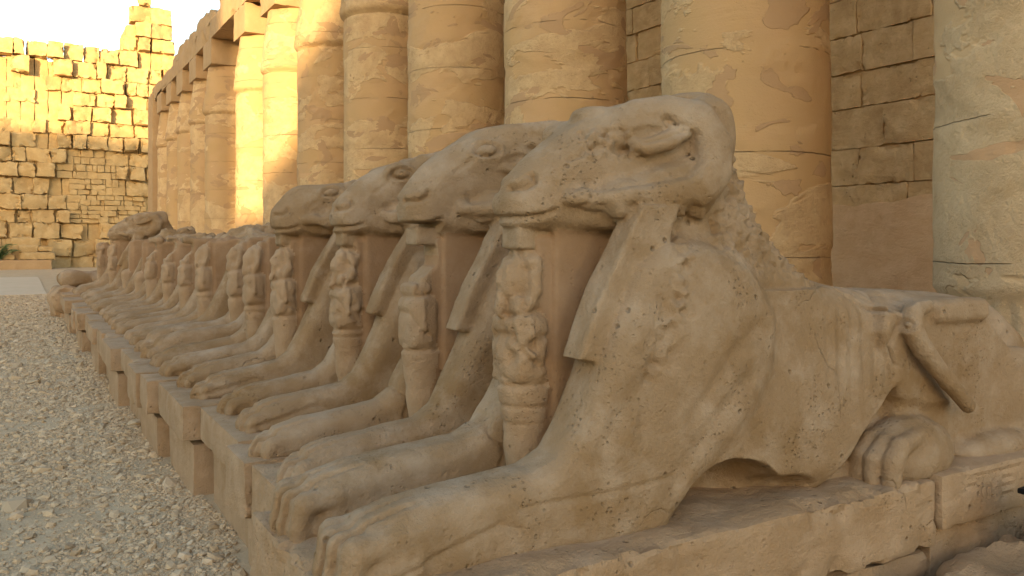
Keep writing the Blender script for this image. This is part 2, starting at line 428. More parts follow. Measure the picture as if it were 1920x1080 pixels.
def sphinx(i, dx, Yc, h, head='full', fig='whole', label='', zcut=1.9, tipx=1.80, hz=0.0, fr=.80, eye=True, legcut=0.0, far=False):
    ztop = 2.46 if head != 'none' else zcut + .15
    v = Vol((.70, -.66, .56), (5.36, .62, ztop), h)
    X2 = None
    def wt(x, z):
        w = .40 - .09 * sstep(.9, 1.5, z) - .09 * sstep(1.5, 1.95, z)
        w = w + .03 * np.exp(-((x - 3.0) / .6) ** 2) * (z < 1.5)
        # stone lost under the diagonal break behind the belly
        ln = z - (.66 + (x - 3.13) * .80); w = w - .10 * sstep(.015, -.03, ln) * (x > 2.7)
        return w
    v.prism(TORSO, 0, wt, .19, .05, 1)
    # shoulders and forelegs
    for s, lab in ((-1, 5), (1, 6)):
        yc = s * .275
        wl = .128 if i == 0 else .112
        v.prism([(max(x, fr + .13), z) for x, z in leg_outline(fr)], yc, lambda x, z: wl + .032 * sstep(1.6, 2.1, x) - .035 * sstep(1.3, 1.7, z) - .008 * sstep(1.2, 1.4, x) * sstep(1.9, 1.6, x), .085, .05, lab)
        v.ell((2.42, s * .20, 1.22), (.36, .235 if i == 0 else .205, .40), .12, lab)
        v.ell((2.5, s * .2, 1.52), (.30, .17, .17), .10, lab)
        pl = 15 if s < 0 else 16; zt = .80 if i == 0 else .745; bw = 1.0 if i == 0 else .86
        v.ell((fr + .26, yc, zt - .09), (.17, .138 * bw, .10), .05, pl)
        for t_, (ty, tf) in enumerate(((-.106, .035), (-.036, .0), (.036, .008), (.106, .04))):
            ty *= bw; tf += .012 * sin(i * 3.1 + t_ * 1.7); r_ = .0425 * bw
            v.path([(fr + .36, yc + ty * .85, zt - .045), (fr + .20 + tf, yc + ty, zt - .052), (fr + .070 + tf, yc + ty * 1.04, zt - .072), (fr + .048 + tf, yc + ty * 1.04, .64), (fr + .052 + tf, yc + ty * 1.04, .58)],
                   [r_ * .95, r_, r_ * 1.05, r_ * .98, r_ * .9], .014, pl)
            v.path([(fr + .30, yc + ty, .66), (fr + .11 + tf, yc + ty, .64)], [r_ * 1.1, r_ * 1.1], .012, pl)
    # breast panel between the legs
    v.box((2.06, 0, 1.145), (.225, .105, .61), .012, .02, 11)
    # arch hollow behind the elbow
    for s in (-1, 1):
        v.ell((2.50, s * .42, .62), (.29, .30, .19), .015, 1, 'd')
        v.ell((2.74, s * .44, .60), (.30, .22, .10), .03, 1, 'd')
    # haunches
    for s, lab in ((-1, 7), (1, 12)):
        v.prism([(3.60, .60), (3.62, 1.2), (3.66, 1.38), (3.85, 1.42), (4.32, 1.41), (4.46, 1.28), (4.62, 1.15), (4.9, 1.05), (5.05, .85), (5.1, .6)], s * .22, .175, .07, .04, lab)
        v.box((4.10, s * .385, 1.355), (.24, .05, .06), .045, .03, lab)
        v.ell((4.75, s * .35, .88), (.30, .10, .24), .06, lab)
        v.prism([(3.50, 1.40), (3.62, 1.36), (3.68, 1.25), (4.0, .90), (3.80, .91), (3.60, .96), (3.52, 1.12), (3.46, 1.28)], s * .30, .125, .03, .05, lab)
        v.path([(3.80, s * .41, 1.39), (3.66, s * .44, 1.375), (3.61, s * .46, 1.30), (3.67, s * .485, 1.19), (3.84, s * .50, 1.03), (4.0, s * .505, .90)], [.035, .046, .050, .050, .046, .038], .010, lab)
        v.ell((3.66, s * .405, .70), (.29, .165, .17), .03, 17 if s < 0 else 18)
        for ty in (-.115, -.038, .038, .115):
            v.path([(3.62, s * (.41 + ty * .8), .80), (3.43, s * (.41 + ty), .775), (3.345 + abs(ty) * .3, s * (.41 + ty), .71), (3.33 + abs(ty) * .3, s * (.41 + ty), .60)], [.04, .043, .043, .038], .014, 17 if s < 0 else 18)
        v.ell((4.35, s * .40, .64), (.35, .12, .08), .04, lab)
    v.box((4.1, 0, .62), (1.1, .34, .06), .02, .03, 1)
    # neck cut when the head is lost
    if head == 'none':
        q = v.sub((1.3, -.7, 1.2), (3.6, .7, ztop), 0); sl, X, Y, Z = q
        Pn = np.stack(np.broadcast_arrays(X, Y * .7, Z * .0 + i), -1).reshape(-1, 3)
        nz = fbm(Pn, .38, 4, i * 3.3).reshape(np.broadcast(X, Y, Z).shape)
        d = Z - (zcut + .10 * nz + (-.12) * (sstep(2.1, 1.7, X)))
        D = v.D[sl]; D[...] = np.maximum(D, d)
    else:
        def wh(x, z):
            w = .112 + .045 * sstep(1.62, 1.85, x) + .055 * sstep(1.8, 2.15, x) + .02 * sstep(2.2, 2.5, x)
            top = 1.93 + (x - 1.62) * .62 + (.05 if i == 1 else 0)
            w = w - .075 * sstep(-.10, .06, z - top) * sstep(2.35, 2.0, x)
            return w
        hd_ = [(x + .035 * float(sstep(2.1, 1.7, np.float64(x))) - .07 * float(sstep(2.5, 2.75, np.float64(x))), z) for x, z in HEAD]
        if i in TOPS: hd_ = hd_[:10] + TOPS[i]
        v.prism(curve(hd_, 3), 0, wh, .065, .045, 2)
        v.ell((1.775, 0, 1.860), (.130, .140, .075), .05, 2)
        v.ell((1.775, 0, 1.785), (.115, .105, .04), .03, 2)
        v.ell((1.80, 0, 1.93), (.12, .105, .09), .05, 2)
        zt = -.10 if head == 'flat' else 0
        for s in (-1, 1):
            if i != 0 or s > 0:
                v.ell((2.06, s * .150, 2.16 + zt), (.12, .06, .07), .06, 2)
                pass
            hl = 3 if s < 0 else 13
            p = [(2.22, s * .15, 2.24 + zt), (2.36, s * .18, 2.235 + zt), (2.47, s * .21, 2.20 + zt), (2.525, s * .225, 2.11 + zt * .6), (2.51, s * .23, 2.01), (2.42, s * .235, 1.935), (2.27, s * .235, 1.90), (2.07, s * .235, 1.880), (tipx + .05, s * .185, 1.875)]
            r = [.05, .075, .095, .105, .105, .108, .10, .075, .032]
            v.path(p, r, .045, hl)
            # ear inside the curl
            el = 4 if s < 0 else 19
            v.path([(2.12, s * .205, 2.10 + zt), (2.20, s * .232, 2.095 + zt), (2.30, s * .245, 2.125 + zt), (2.37, s * .25, 2.155 + zt), (2.42, s * .245, 2.185 + zt)], [.026, .040, .042, .030, .012], .012, el)
        if i == 0:
            v.ell((2.09, 0, 2.235), (.09, .10, .045), .03, 2)
            v.ell((2.62, -.02, 2.345), (.13, .14, .04), .03, 2)
            v.box((2.03, -.225, 2.115), (.095, .045, .055), .02, .02, 2, 'd')
        v.box((1.77, 0, 1.725), (.085, .072, .05), .012, .006, 9)
    # lappets of the headdress
    for s, lab in (((-1, 10), (1, 14)) if head != 'none' else ()):
        v.prism(LAP, s * .275, .068, .02, .012, lab)
    # the king's figure
    v.box((1.83, 0, 1.13), (.06, .085, .585), .008, .015, 11)
    xs = 1.75
    v.path([(xs + .02, 0, .58), (xs + .01, 0, .88), (xs, 0, 1.12)], [.072, .086, .108], .03, 8, fy=.95)
    v.ell((xs - .04, 0, .62), (.09, .075, .05), .04, 8)
    if fig != 'none':
        v.ell((xs - .008, 0, 1.53), (.060, .092, .14), .012, 8)
        v.box((xs - .03, 0, 1.425), (.055, .098, .07), .03, .012, 8)
        v.box((xs - .035, 0, 1.55), (.035, .066, .10), .03, .01, 8)
        v.box((xs - .02, 0, 1.285), (.086, .116, .145), .065, .010, 8)
        for s in (-1, 1):
            v.path([(xs - .03, s * .096, 1.39), (xs - .035, s * .104, 1.26), (xs - .070, s * .065, 1.17), (xs - .092, -s * .02, 1.28)], [.034, .032, .028, .020], .012, 8)
        if fig != 'headless':
            v.ell((xs - .060, 0, 1.545), (.055, .060, .085), .01, 8)
            v.ell((xs - .112, 0, 1.56), (.012, .014, .03), .01, 8)
            v.ell((xs + .0, 0, 1.60), (.085, .095, .085), .015, 8)
            for s in (-1, 1):
                v.path([(xs + .0, s * .076, 1.62), (xs - .012, s * .088, 1.51), (xs - .060, s * .070, 1.40)], [.028, .031, .026], .012, 8)
                v.ell((xs - .035, s * .058, 1.565), (.012, .012, .024), .006, 8)
            v.path([(xs - .10, 0, 1.50), (xs - .105, 0, 1.42)], [.02, .024], .006, 8)
        else:
            q = v.sub((1.55, -.14, 1.3), (1.79, .14, 1.8), 0); sl, X, Y, Z = q
            D = v.D[sl]; D[...] = np.maximum(D, Z - (1.46 + (X - 1.65) * .8))
            v.box((1.78, 0, 1.735), (.085, .072, .045), .01, .004, 9)
    if fig == 'broken':      # faces and forearms knocked off in flat breaks
        br_ = [((-.160, -.03, 1.585), .062), ((-.125, -.085, 1.25), .045), ((-.16, .03, 1.36), .05), ((-.03, -.135, 1.30), .035)] if i == 0 else [((-.155, -.02, 1.58), .05), ((-.12, -.09, 1.24), .04)]
        for (a_, b_, c_), r_ in br_:
            v.ell((xs + a_, b_, c_), (r_, r_ * 1.1, r_ * .9), .012, 8, 'd')
    V, Q, lab = v.nets(); N = vnormals(V, Q)
    x, y, z = V.T.astype(np.float32); ay = np.abs(y); so_ = i * 2.7
    dsp = fbm(V, .5, 3, so_) * np.where((lab == 2) | (lab == 8), .004, .007) + fbm(V, .09, 3, so_ + 3) * .0030
    leg = (lab == 5) | (lab == 6) | (lab == 15) | (lab == 16)
    # toes: four, parted by grooves that run back along the paw
    yy = (ay - .275) / (.27 if i == 0 else .235) + .5; g = np.abs(((yy * 4) % 1) - 0.0); g = np.minimum(g, 1 - g)
    wob = vnoise(V, .2, so_) * .04
    gm = np.exp(-((g + wob * .3) / .12) ** 2) * (yy > .12) * (yy < .88)
    dsp -= leg * gm * .019 * sstep(fr + .42, fr + .18, x)
    # toe knuckle swirl on the outer side, seam line low on the leg
    dsp -= leg * .012 * np.exp(-(polyline_d(x, z, [(1.0, .63), (1.25, .69), (1.42, .73), (1.5, .70)]) / .010) ** 2) * (ay > .33)
    if i == 0: dsp -= leg * .010 * np.exp(-(polyline_d(x, z, [(1.50, .77), (1.85, .775), (2.15, .80)]) / .010) ** 2) * (ay > .33)
    # repair joint across the near foreleg
    jx = x - (1.72 + (.85 - z) * .25 + .02 * np.sin(z * 40)); jl = leg & (y > 0) if i == 0 else (leg & (y > 0) if i == 1 else leg & False)
    dsp -= jl * .012 * np.exp(-(jx / .009) ** 2) * (z < 1.0)
    # elbow and shoulder creases
    for pl in ([(2.25, 1.0), (2.45, 1.25), (2.62, 1.35)], [(2.15, .75), (2.35, .98), (2.55, 1.15)], [(2.02, 1.0), (2.08, 1.25), (2.12, 1.45)]) + (([(1.85, .95), (2.0, 1.15)],) if i == 0 else ()):
        d = polyline_d(x, z, pl); dsp -= (.013 if i == 0 else .003) * np.exp(-(d / .040) ** 2) * (ay > .15)
    # hind toes
    hp = (lab == 17) & False; yh = (ay - .41) / .31 + .5; g = (yh * 4) % 1; g = np.minimum(g, 1 - g)
    dsp -= hp * .038 * np.exp(-(g / .16) ** 2) * sstep(3.56, 3.42, x)
    # ribs
    rb = sstep(3.05, 3.15, x) * sstep(3.62, 3.5, x) * sstep(.95, 1.1, z) * sstep(1.46, 1.36, z) * (lab == 1)
    dsp += rb * .0045 * np.sin((x - .25 * (z - 1.2)) * 2 * pi / .085)
    # body cracks
    for pl in ([(3.52, 1.46), (3.58, 1.34), (3.50, 1.20), (3.55, 1.12)], [(3.35, 1.47), (3.5, 1.38), (3.66, 1.44), (3.8, 1.43)]):
        d = polyline_d(x + vnoise(V, .1, 2) * .02, z + vnoise(V, .1, 7) * .02, pl); dsp -= .022 * np.exp(-(d / .010) ** 2) * (lab < 17)
    # nemes / mane roughness behind the horn and down the lappet edge
    mane = sstep(2.42, 2.56, x) * sstep(1.50, 1.62, z + (x - 2.9) * .25) * sstep(3.3, 3.1, x) * ((lab == 1) | (lab == 5) | (lab == 6))
    strip = np.exp(-(polyline_d(x, z, [(2.33, 1.80), (2.20, 1.48), (2.07, 1.20)]) / .055) ** 2) * (ay > .2)
    cn = fbm(V, .09, 3, 4.4)
    mm = mane + strip; cf = facet(V, .042, 3.3, mm > .02)
    dsp += mm * (cf * .019 + np.clip(cn, -1, .2) * .010 - .003)
    if head != 'none':
        hh = (lab == 2)
        # mouth
        d = polyline_d(x, z, [(1.60, 1.802), (1.68, 1.798), (1.75, 1.806), (1.80, 1.824)])
        dsp -= hh * .016 * np.exp(-(d / .008) ** 2); dsp += hh * .004 * np.exp(-((d - .022) / .014) ** 2) * (x < 1.9)
        # nostril
        d = polyline_d(x, z, [(1.63, 1.915), (1.69, 1.918), (1.73, 1.943), (1.73, 1.965)])
        dsp -= hh * .026 * np.exp(-(d / .010) ** 2) * (ay > .03)
        d = polyline_d(x, z, [(1.655, 1.945), (1.685, 1.955)]); dsp += hh * .006 * np.exp(-(d / .02) ** 2)
        # eye rim
        if i != 0:
            ez = {1: 2.195, 2: 2.15, 3: 2.09}.get(i, 2.165); e = np.sqrt(((x - 2.04) / .062) ** 2 + ((z - ez - (x - 2.04) * .1) / .036) ** 2)
            sd_ = (ay > .1); dsp -= hh * .017 * np.exp(-((e - 1.0) / .18) ** 2) * sd_ * 1.5; dsp += hh * .007 * np.exp(-((e - 1.45) / .2) ** 2) * sd_; dsp += hh * .007 * np.clip(1 - e * e, 0, 1) * sd_
            d = polyline_d(x, z, [(1.975, ez - .01), (1.955, ez - .06), (1.87, ez - .13)]); dsp -= hh * .010 * np.exp(-(d / .010) ** 2) * (ay > .08)
        else:
            em = sstep(.135, .10, np.abs(x - 2.05)) * sstep(.075, .05, np.abs(z - 2.10)) * (y < -.1)
            dsp += hh * em * (facet(V, .03, 8.8, em > 0) * .016 + fbm(V, .03, 2, 1) * .008 - .004)
            d = polyline_d(x, z, [(1.95, 2.09), (1.92, 2.05), (1.87, 2.03)]); dsp -= hh * .012 * np.exp(-(d / .008) ** 2)
        d = polyline_d(x, z, [(2.30, 2.20), (2.40, 2.14), (2.405, 2.05), (2.33, 1.985), (2.15, 1.955), (1.95, 1.93)])
        dsp -= (hh | (lab == 3) | (lab == 13)) * (.027 * np.exp(-(d / .024) ** 2)) * (ay > .12)
        zt = -.10 if head == 'flat' else 0
        er = (lab == 4) | (lab == 19)
        d = polyline_d(x, z, [(2.17, 2.115 + zt), (2.25, 2.13 + zt), (2.36, 2.165 + zt)]); dsp -= er * .020 * np.exp(-(d / .017) ** 2)
        d = polyline_d(x, z, [(2.10, 2.14 + zt), (2.15, 2.175 + zt), (2.23, 2.19 + zt), (2.31, 2.185 + zt)]); dsp += hh * .012 * np.exp(-(d / .014) ** 2) * (ay > .12)
        # broken lower edge of the horn
        br = ((lab == 3) | (lab == 13)) * sstep(1.885, 1.83, z + (x - 2.3) * -.04) * (x < 2.6)
        dsp += br * (-.006 + .022 * facet(V, .085, so_ + 1, br > 0))
    # breaks on the figures
    fg = (lab == 8) & (z > 1.12)
    gw = max(.009, h * .75)
    for pl, am in (([(xs - .045, 1.66), (xs - .035, 1.56), (xs - .065, 1.44)], .014), ([(xs - .11, 1.415), (xs + .04, 1.435)], .016), ([(xs - .11, 1.34), (xs - .05, 1.24), (xs + .03, 1.20)], .012),
                   ([(xs - .02, 1.40), (xs - .015, 1.24)], .010), ([(xs - .12, 1.135), (xs + .06, 1.14)], .014)):
        dsp -= (lab == 8) * am * np.exp(-(polyline_d(x, z, pl) / gw) ** 2) * (fig != 'none')
    if fig == 'broken': dsp += fg * (np.minimum(facet(V, .075, so_ + 8, fg) * .015, .003) + facet(V, .04, so_ + 3, fg) * .004)
    elif fig == 'worn': dsp += fg * (np.minimum(facet(V, .06, so_ + 8, fg) * .012, .001))
    for a_ in ((1.05, .010), (.98, .006)):
        dsp -= (lab == 8) * a_[1] * np.exp(-((z - a_[0] - .02 * i % .05) / .008) ** 2) * (i % 2 == 0)
    if head == 'none':
        tp = sstep(zcut - .12, zcut + .0, z) ; dsp += tp * facet(V, .16, so_ + 6, tp > 0) * .06
    # forelegs broken off
    dsp *= np.clip((z - BASE + .03) / .05, 0, 1)
    V = V + N * dsp[:, None].astype(np.float32)
    if h < .02:      # light smoothing keeps the voxel steps away
        pass
    N = vnormals(V, Q)
    org = np.array([2.6, 0, BASE], np.float32)
    root = ob('ram_sphinx', None, loc=(2.6 + dx, Yc, BASE), label=label, cat='sphinx statue', group='ram-headed sphinxes lying in a row')
    root.empty_display_size = .3
    fl = lab[Q[:, 0]]
    # part labels: fold the tiny ones in
    objs = {}
    order = [1, 2, 5, 6, 7, 12, 8, 9, 10, 14, 11, 3, 13, 4, 19, 15, 16, 17, 18]
    par = {3: 2, 13: 2, 4: 2, 19: 2, 15: 5, 16: 6, 17: 7, 18: 12}
    for L_ in order:
        msk = fl == L_
        if msk.sum() < 6:
            continue
        q = Q[msk]; u, inv = np.unique(q.ravel(), return_inverse=True)
        m = {8: M_FIG, 11: M_RED}.get(L_, M_SPH)
        me = mesh_np(PN[L_], V[u] - org, inv.reshape(-1, 4), m, N[u])
        p = objs.get(par.get(L_), root)
        o = ob(PN[L_], me, p)
        objs[L_] = o
    return root

def p2x(px, Y):
    a = radians(30.7) + math.atan((px - 960) / 1552.0); return Y * tan(a)

# ================================================================== SETTING
def ground():
    def ax(a, b, fine, lo, hi):
        f = np.arange(a, b + 1e-6, fine)
        L_ = a - np.geomspace(fine, a - lo, 26)[::-1]; R_ = b + np.geomspace(fine, hi - b, 26)
        return np.concatenate([L_, f, R_])
    xs = ax(-4, 6.5, .10, -900, 900); ys = ax(0, 26, .12, -300, 1200)
    X, Y = np.meshgrid(xs, ys, indexing='ij'); P = np.stack([X.ravel(), Y.ravel(), 0 * X.ravel()], 1)
    m = sstep(60, 30, np.hypot(P[:, 0], P[:, 1]))
    P[:, 2] = (fbm(P, 1.7, 4, 3) * .018 + fbm(P, .3, 3, 8) * .006) * m
    k = np.arange(X.size).reshape(X.shape)
    Q = np.stack([k[:-1, :-1], k[1:, :-1], k[1:, 1:], k[:-1, 1:]], -1).reshape(-1, 4)
    ob('ground', mesh_np('ground', P, Q, M_GRD), kind='structure')
ground()
put_np('path', rbox_np((-60, 31, -.2), (.75, 47, .035), 2.5, .03, .01, 2), M_PTH, kind='structure')

# sphinxes: (centre y, x offset, voxel, head, figure, label, cut height)
SPH = [
 (2.856, .00, .0095, 'full', 'broken', 'nearest and largest ram sphinx, gouged eye, curled horn round its ear, whole body in view', 0),
 (4.04, .085, .0110, 'full', 'headless', 'second ram sphinx with smooth muzzle and oval eye above a headless king figure', 0),
 (5.22, .10, .0125, 'full', 'broken', 'third sphinx back with oval eye, chipped lip and pale block under its chin', 0),
 (6.41, .02, .0145, 'flat', 'worn', 'fourth sphinx back with a flattened worn head lower than the three before it', 0),
 (7.60, None, .017, 'none', 'whole', 'headless sphinx with high broken neck directly behind the flat-headed one', 2.02),
 (8.79, None, .019, 'none', 'whole', 'headless sphinx whose slim intact king figure stands two behind the flat-headed one', 1.88),
 (9.98, None, .020, 'none', 'whole', 'headless sphinx with intact hooded king figure left of the gap, third behind the flat-headed one', 1.80),
 (11.17, None, .024, 'none', 'headless', 'headless sphinx with rounded shoulder stump for a king figure, fourth behind the flat-headed one', 1.86),
 (12.36, None, .024, 'none', 'headless', 'headless sphinx with a short round-topped figure, in the middle of the far worn group', 1.72),
 (13.60, None, .026, 'none', 'headless', 'headless sphinx with dark cracked round-topped figure in the far worn group', 1.74),
 (14.90, None, .028, 'none', 'none', 'low broken sphinx with only the legs of its king figure left', 1.78),
 (16.40, None, .028, 'none', 'none', 'broken sphinx with angular stump in front of the farthest ram head', 1.95),
 (18.20, None, .028, 'full', 'whole', 'farthest sphinx that still has its head, pale against the rubble wall', 0),
 (20.20, None, .030, 'none', 'whole', 'last sphinx of the row, its broken paws at the far end of the plinths', 1.62),
]
STX = [975, 800, 652, 535, 480, 447, 385, 350, 318, 285, 264, 239, 213, 191]
SX = []
for i, (yc, dx, h, hd, fg, lb, zc) in enumerate(SPH):
    if dx is None: dx = p2x(STX[i], yc) - 1.75 - .0
    SX.append(dx)
    sphinx(i, dx, yc, h, hd, fg, lb, zcut=zc, fr=(.80, .99, 1.06, 1.01, .96, .97, .98)[min(i, 6)] - dx + (.03 * sin(i * 2.3) if i > 6 else 0), hz=(.03 if i == 1 else 0), tipx=(1.80, 1.86, 1.90, 1.80)[i] if i < 4 else 1.8)

# plinths: one under each sphinx, cap stone on a base
FR = [.80, .97, 1.02, .92, .85, .88, .79, .86, .78, .84, .74, .79, .71, .75]
PLL = ['near plinth with a jagged broken top edge under the largest sphinx', 'plinth under the second sphinx, its cap split by a dark joint',
       'plinth with a deep plain cap under the third sphinx', 'plinth with square cap below the flat-headed sphinx', 'plinth with scratched marks on its base, behind the flat-headed sphinx',
       'tall pale plinth with a worn cap, sixth from the near end']
for i, (yc, dx, h, hd, fg, lb, zc) in enumerate(SPH):
    lab = PLL[i] if i < len(PLL) else 'plinth under the %s' % lb.replace('sphinx', 'sphinx').split(',')[0][:90]
    x0 = FR[i]; x1 = 5.45 + SX[i] * .5
    root = ob('plinth', None, loc=(x0, yc, 0), label=lab, cat='plinth', group='stone plinths under the sphinxes')
    def pp(name, VQ, m=M_PLI):
        V, Q = VQ; return ob(name, mesh_np(name, V - np.array([x0, yc, 0], np.float32), Q, m, sharp=26), root)
    if i == 0:
        V, Q = rbox_np((x0, yc - .585, .30), (3.62, yc + .57, BASE + .004), .026, .020, .008, 11, .045, .16)
        pp('cap_stone', (V, Q))
        pp('base_stone', rbox_np((x0 + .04, yc - .565, -.05), (3.60, yc + .55, .298), .05, .03, .012, 12, .05))
        # carved end stone
        V, Q = rbox_np((3.635, yc - .600, .38), (5.5, yc + .57, BASE + .018), .022, .012, .005, 13, .025, .2)
        x, y, z = V.T; front = y < yc - .57
        gl = 0
        for pl in ([(3.78, .58), (4.9, .58)], [(3.80, .46), (3.80, .55), (3.92, .55)], [(3.97, .45), (3.97, .55)], [(4.01, .45), (4.01, .53)], [(4.05, .45), (4.05, .55)], [(4.12, .54), (4.24, .54)],
                   [(4.12, .50), (4.24, .50)], [(4.12, .46), (4.24, .46)], [(4.31, .45), (4.36, .55), (4.41, .45)], [(4.5, .46), (4.5, .55), (4.6, .55), (4.6, .46)], [(4.68, .5), (4.8, .5)], [(4.74, .45), (4.74, .55)]):
            gl = gl + .010 * np.exp(-(polyline_d(x, z, pl) / .010) ** 2)
        V[:, 1] += front * gl
        pp('carved_end_stone', (V, Q))
        pp('base_stone', rbox_np((3.62, yc - .55, -.05), (5.5, yc + .55, .375), .05, .03, .03, 14, .08))
    else:
        ch = .24 + .03 * sin(i * 2.1)
        if i in (1, 4, 7, 10):       # the cap is in two stones
            xm = yc + (.12 if i == 1 else -.1)
            pp('cap_stone', rbox_np((x0, yc - .555, BASE - ch), (x1, xm - .006, BASE + .004), .040, .014, .005, 20 + i, .028, .25))
            pp('cap_stone', rbox_np((x0 - .03, xm + .006, BASE - ch * 1.1), (x1, yc + .555, BASE + .010), .040, .014, .005, 40 + i, .028, .25))
        else:
            pp('cap_stone', rbox_np((x0, yc - .555, BASE - ch), (x1, yc + .555, BASE + .004), .040, .014, .005, 20 + i, .028, .25))
        pp('base_stone', rbox_np((x0 + .075, yc - .54, -.05), (x1 - .05, yc + .50, BASE - ch * 1.1 - .003), .06, .012, .005, 60 + i, .018, .3))
# rough footing course in front of the near plinth
V, Q = rbox_np((1.6, 1.55, -.1), (7.0, 2.24, .20), .035, .10, .035, 71, .10, .4)
x, y, z = V.T; top = (z > .1)
V[:, 2] += top * (.10 * sstep(2.2, 4.0, x) + .05 * fbm(V, .25, 4, 5)) * sstep(1.5, 1.8, y)
put_np('footing_course', (V, Q), M_PLI, label='low rough rock ledge along the foot of the nearest plinth', cat='stone ledge')
# broken heap beyond the last sphinx
bm_parts = []
random.seed(5)
V, Q = rbox_np((.62, 21.2, -.1), (2.6, 22.6, .72), .08, .25, .10, 81, .2, .5)
put_np('broken_plinth', (V, Q), M_PLI, label='crumbled low plinth end with eroded block, past the last sphinx', cat='ruined plinth')
V, Q = rbox_np((.75, 21.4, .66), (2.1, 22.4, 1.02), .07, .22, .07, 83, .1, .5)
put_np('fallen_stone', (V, Q), M_SPH, label='rounded pale stone lump lying on the crumbled plinth end', cat='stone')

# ------------------------------------------------------------------ columns
CX = 6.8
COLS = [(3.22, .905), (6.49, .885), (9.94, .885), (13.4, .885), (16.85, .885), (20.3, .885), (23.72, .885), (27.2, .885), (32.5, .86), (35.6, .86), (38.8, .86), (41.9, .86), (45.0, .86)]
CL = ['rightmost column, pale, with a carved lower band above the sphinx rump', 'broad column directly behind the nearest ram head', 'column with two square plaster repairs, left of the wall gap',
      'column rising behind the second ram head', 'narrower looking column behind the third ram head, its capital cut by the top edge', 'column half lit at the capital, first one in shade right of the sunlit pair',
      'sunlit column with a dark diagonal shadow on its right side', 'fully sunlit column at the left of the bright pair', 'shaded column just left of the sunlit pair', 'second shaded column left of the sunlit pair',
      'third shaded column left of the sunlit pair', 'fourth shaded column left of the sunlit pair', 'farthest shaded column beside the end pier']
def lathe(prof, seg, seed, yc):
    a = np.linspace(0, 2 * pi, seg, endpoint=False); R_ = np.array([p[0] for p in prof]); Z_ = np.array([p[1] for p in prof])
    X = np.outer(R_, np.cos(a)); Y = np.outer(R_, np.sin(a)); Z = np.outer(Z_, np.ones(seg))
    P = np.stack([X.ravel(), Y.ravel(), Z.ravel()], 1); N = np.stack([np.outer(np.ones(len(R_)), np.cos(a)).ravel(), np.outer(np.ones(len(R_)), np.sin(a)).ravel(), 0 * P[:, 0]], 1)
    S = P * np.array([1, 1, 1.8]) + np.array([0, yc, 0])
    f = fbm(S, .8, 5, seed); st = sstep(.05, .10, f) - sstep(.55, .60, fbm(S, .6, 4, seed + 4)) * .8
    P = P + N * (st * .014 + fbm(P + np.array([0, yc, 0]), .25, 3, seed + 2) * .005 * (.3 + st))[:, None]
    k = np.arange(len(P)).reshape(len(R_), seg); k2 = np.roll(k, -1, axis=1)
    Q = np.stack([k[:-1], k2[:-1], k2[1:], k[1:]], -1).reshape(-1, 4)
    return P, Q
for i, (yc, r) in enumerate(COLS):
    root = ob('column', None, loc=(CX, yc, 0), label=CL[i], cat='column', group='colonnade columns behind the sphinxes')
    dz = .045 if i < 8 else .12; seg = 200 if i < 8 else 72
    pr = []
    for z in np.arange(0, 6.46, dz):
        rr = r * (1.045 - .045 * min(1, z / 2.5)) * (1 - .012 * z / 6)
        if i == 0 and z < 1.33: rr -= .035
        pr.append((rr, z))
    pr.append((r * .955, 6.46))
    P, Q = lathe(pr, seg, 10 + i * 3, yc * 3.1)
    if i == 0:
        a = np.arctan2(P[:, 1], P[:, 0]); low = (P[:, 2] < 1.28)
        wv = sstep(.2, .8, np.sin(a * 46 + 2 * np.sin(P[:, 2] * 5))) * sstep(.5, 1.2, P[:, 2]) * .02
        P[:, :2] *= (1 - (low * wv))[:, None]
    ob('shaft', mesh_np('shaft', P, Q, M_CLA if i == 0 else M_COL), root)
    cp = [(r * .955, 6.462)]
    for z in np.linspace(6.47, 8.28, 40):
        t = (z - 6.47) / 1.81
        b = r * (1.10 - .26 * t) * (1 - .13 * max(0, 1 - t / .09) ** 2)
        cp.append((b, z))
    cp.append((.02, 8.281))
    P, Q = lathe(cp, seg, 11 + i * 3, yc * 3.1 + 8); ob('capital', mesh_np('capital', P, Q, M_COL), root)
    ob('abacus', mesh_np('abacus', *[v for v in rbox_np((-.80, -.80, 8.27), (.80, .80, 9.203), .10, .02, .008, 90 + i, .05)], M_ARC, sharp=30), root)
    br = [(r * 1.24, -.1), (r * 1.24, .22), (r * 1.20, .26), (r * 1.05, .262)]
    P, Q = lathe(br, seg, 12, 0); ob('base', mesh_np('base', P, Q, M_COL), root)
V, Q = rbox_np((6.0, -2.0, 9.2), (7.6, 30.3, 10.65), .22, .04, .02, 101, .25, 1.1); part1 = (V, Q)
V2, Q2 = rbox_np((6.0, 30.32, 9.2), (7.6, 47.6, 10.5), .22, .04, .02, 103, .3, 1.3)
V2[:, 2] -= (V2[:, 2] > 10) * (.10 + .35 * np.abs(fbm(V2, 1.4, 3, 4)) + .6 * sstep(38, 44, V2[:, 1]))
put_np('architrave', join([part1, (V2, Q2)]), M_ARC, loc=(6.8, 20, 9.2), label='long stone beam with a crumbling top laid across the column capitals', cat='architrave')
put_np('end_pier', rbox_np((5.92, 46.8, -.1), (7.6, 48.6, 9.6), .2, .05, .012, 105, .08), M_ARC, loc=(6.8, 47.7, 0), label='plain square pier closing the far left end of the colonnade', cat='pier')
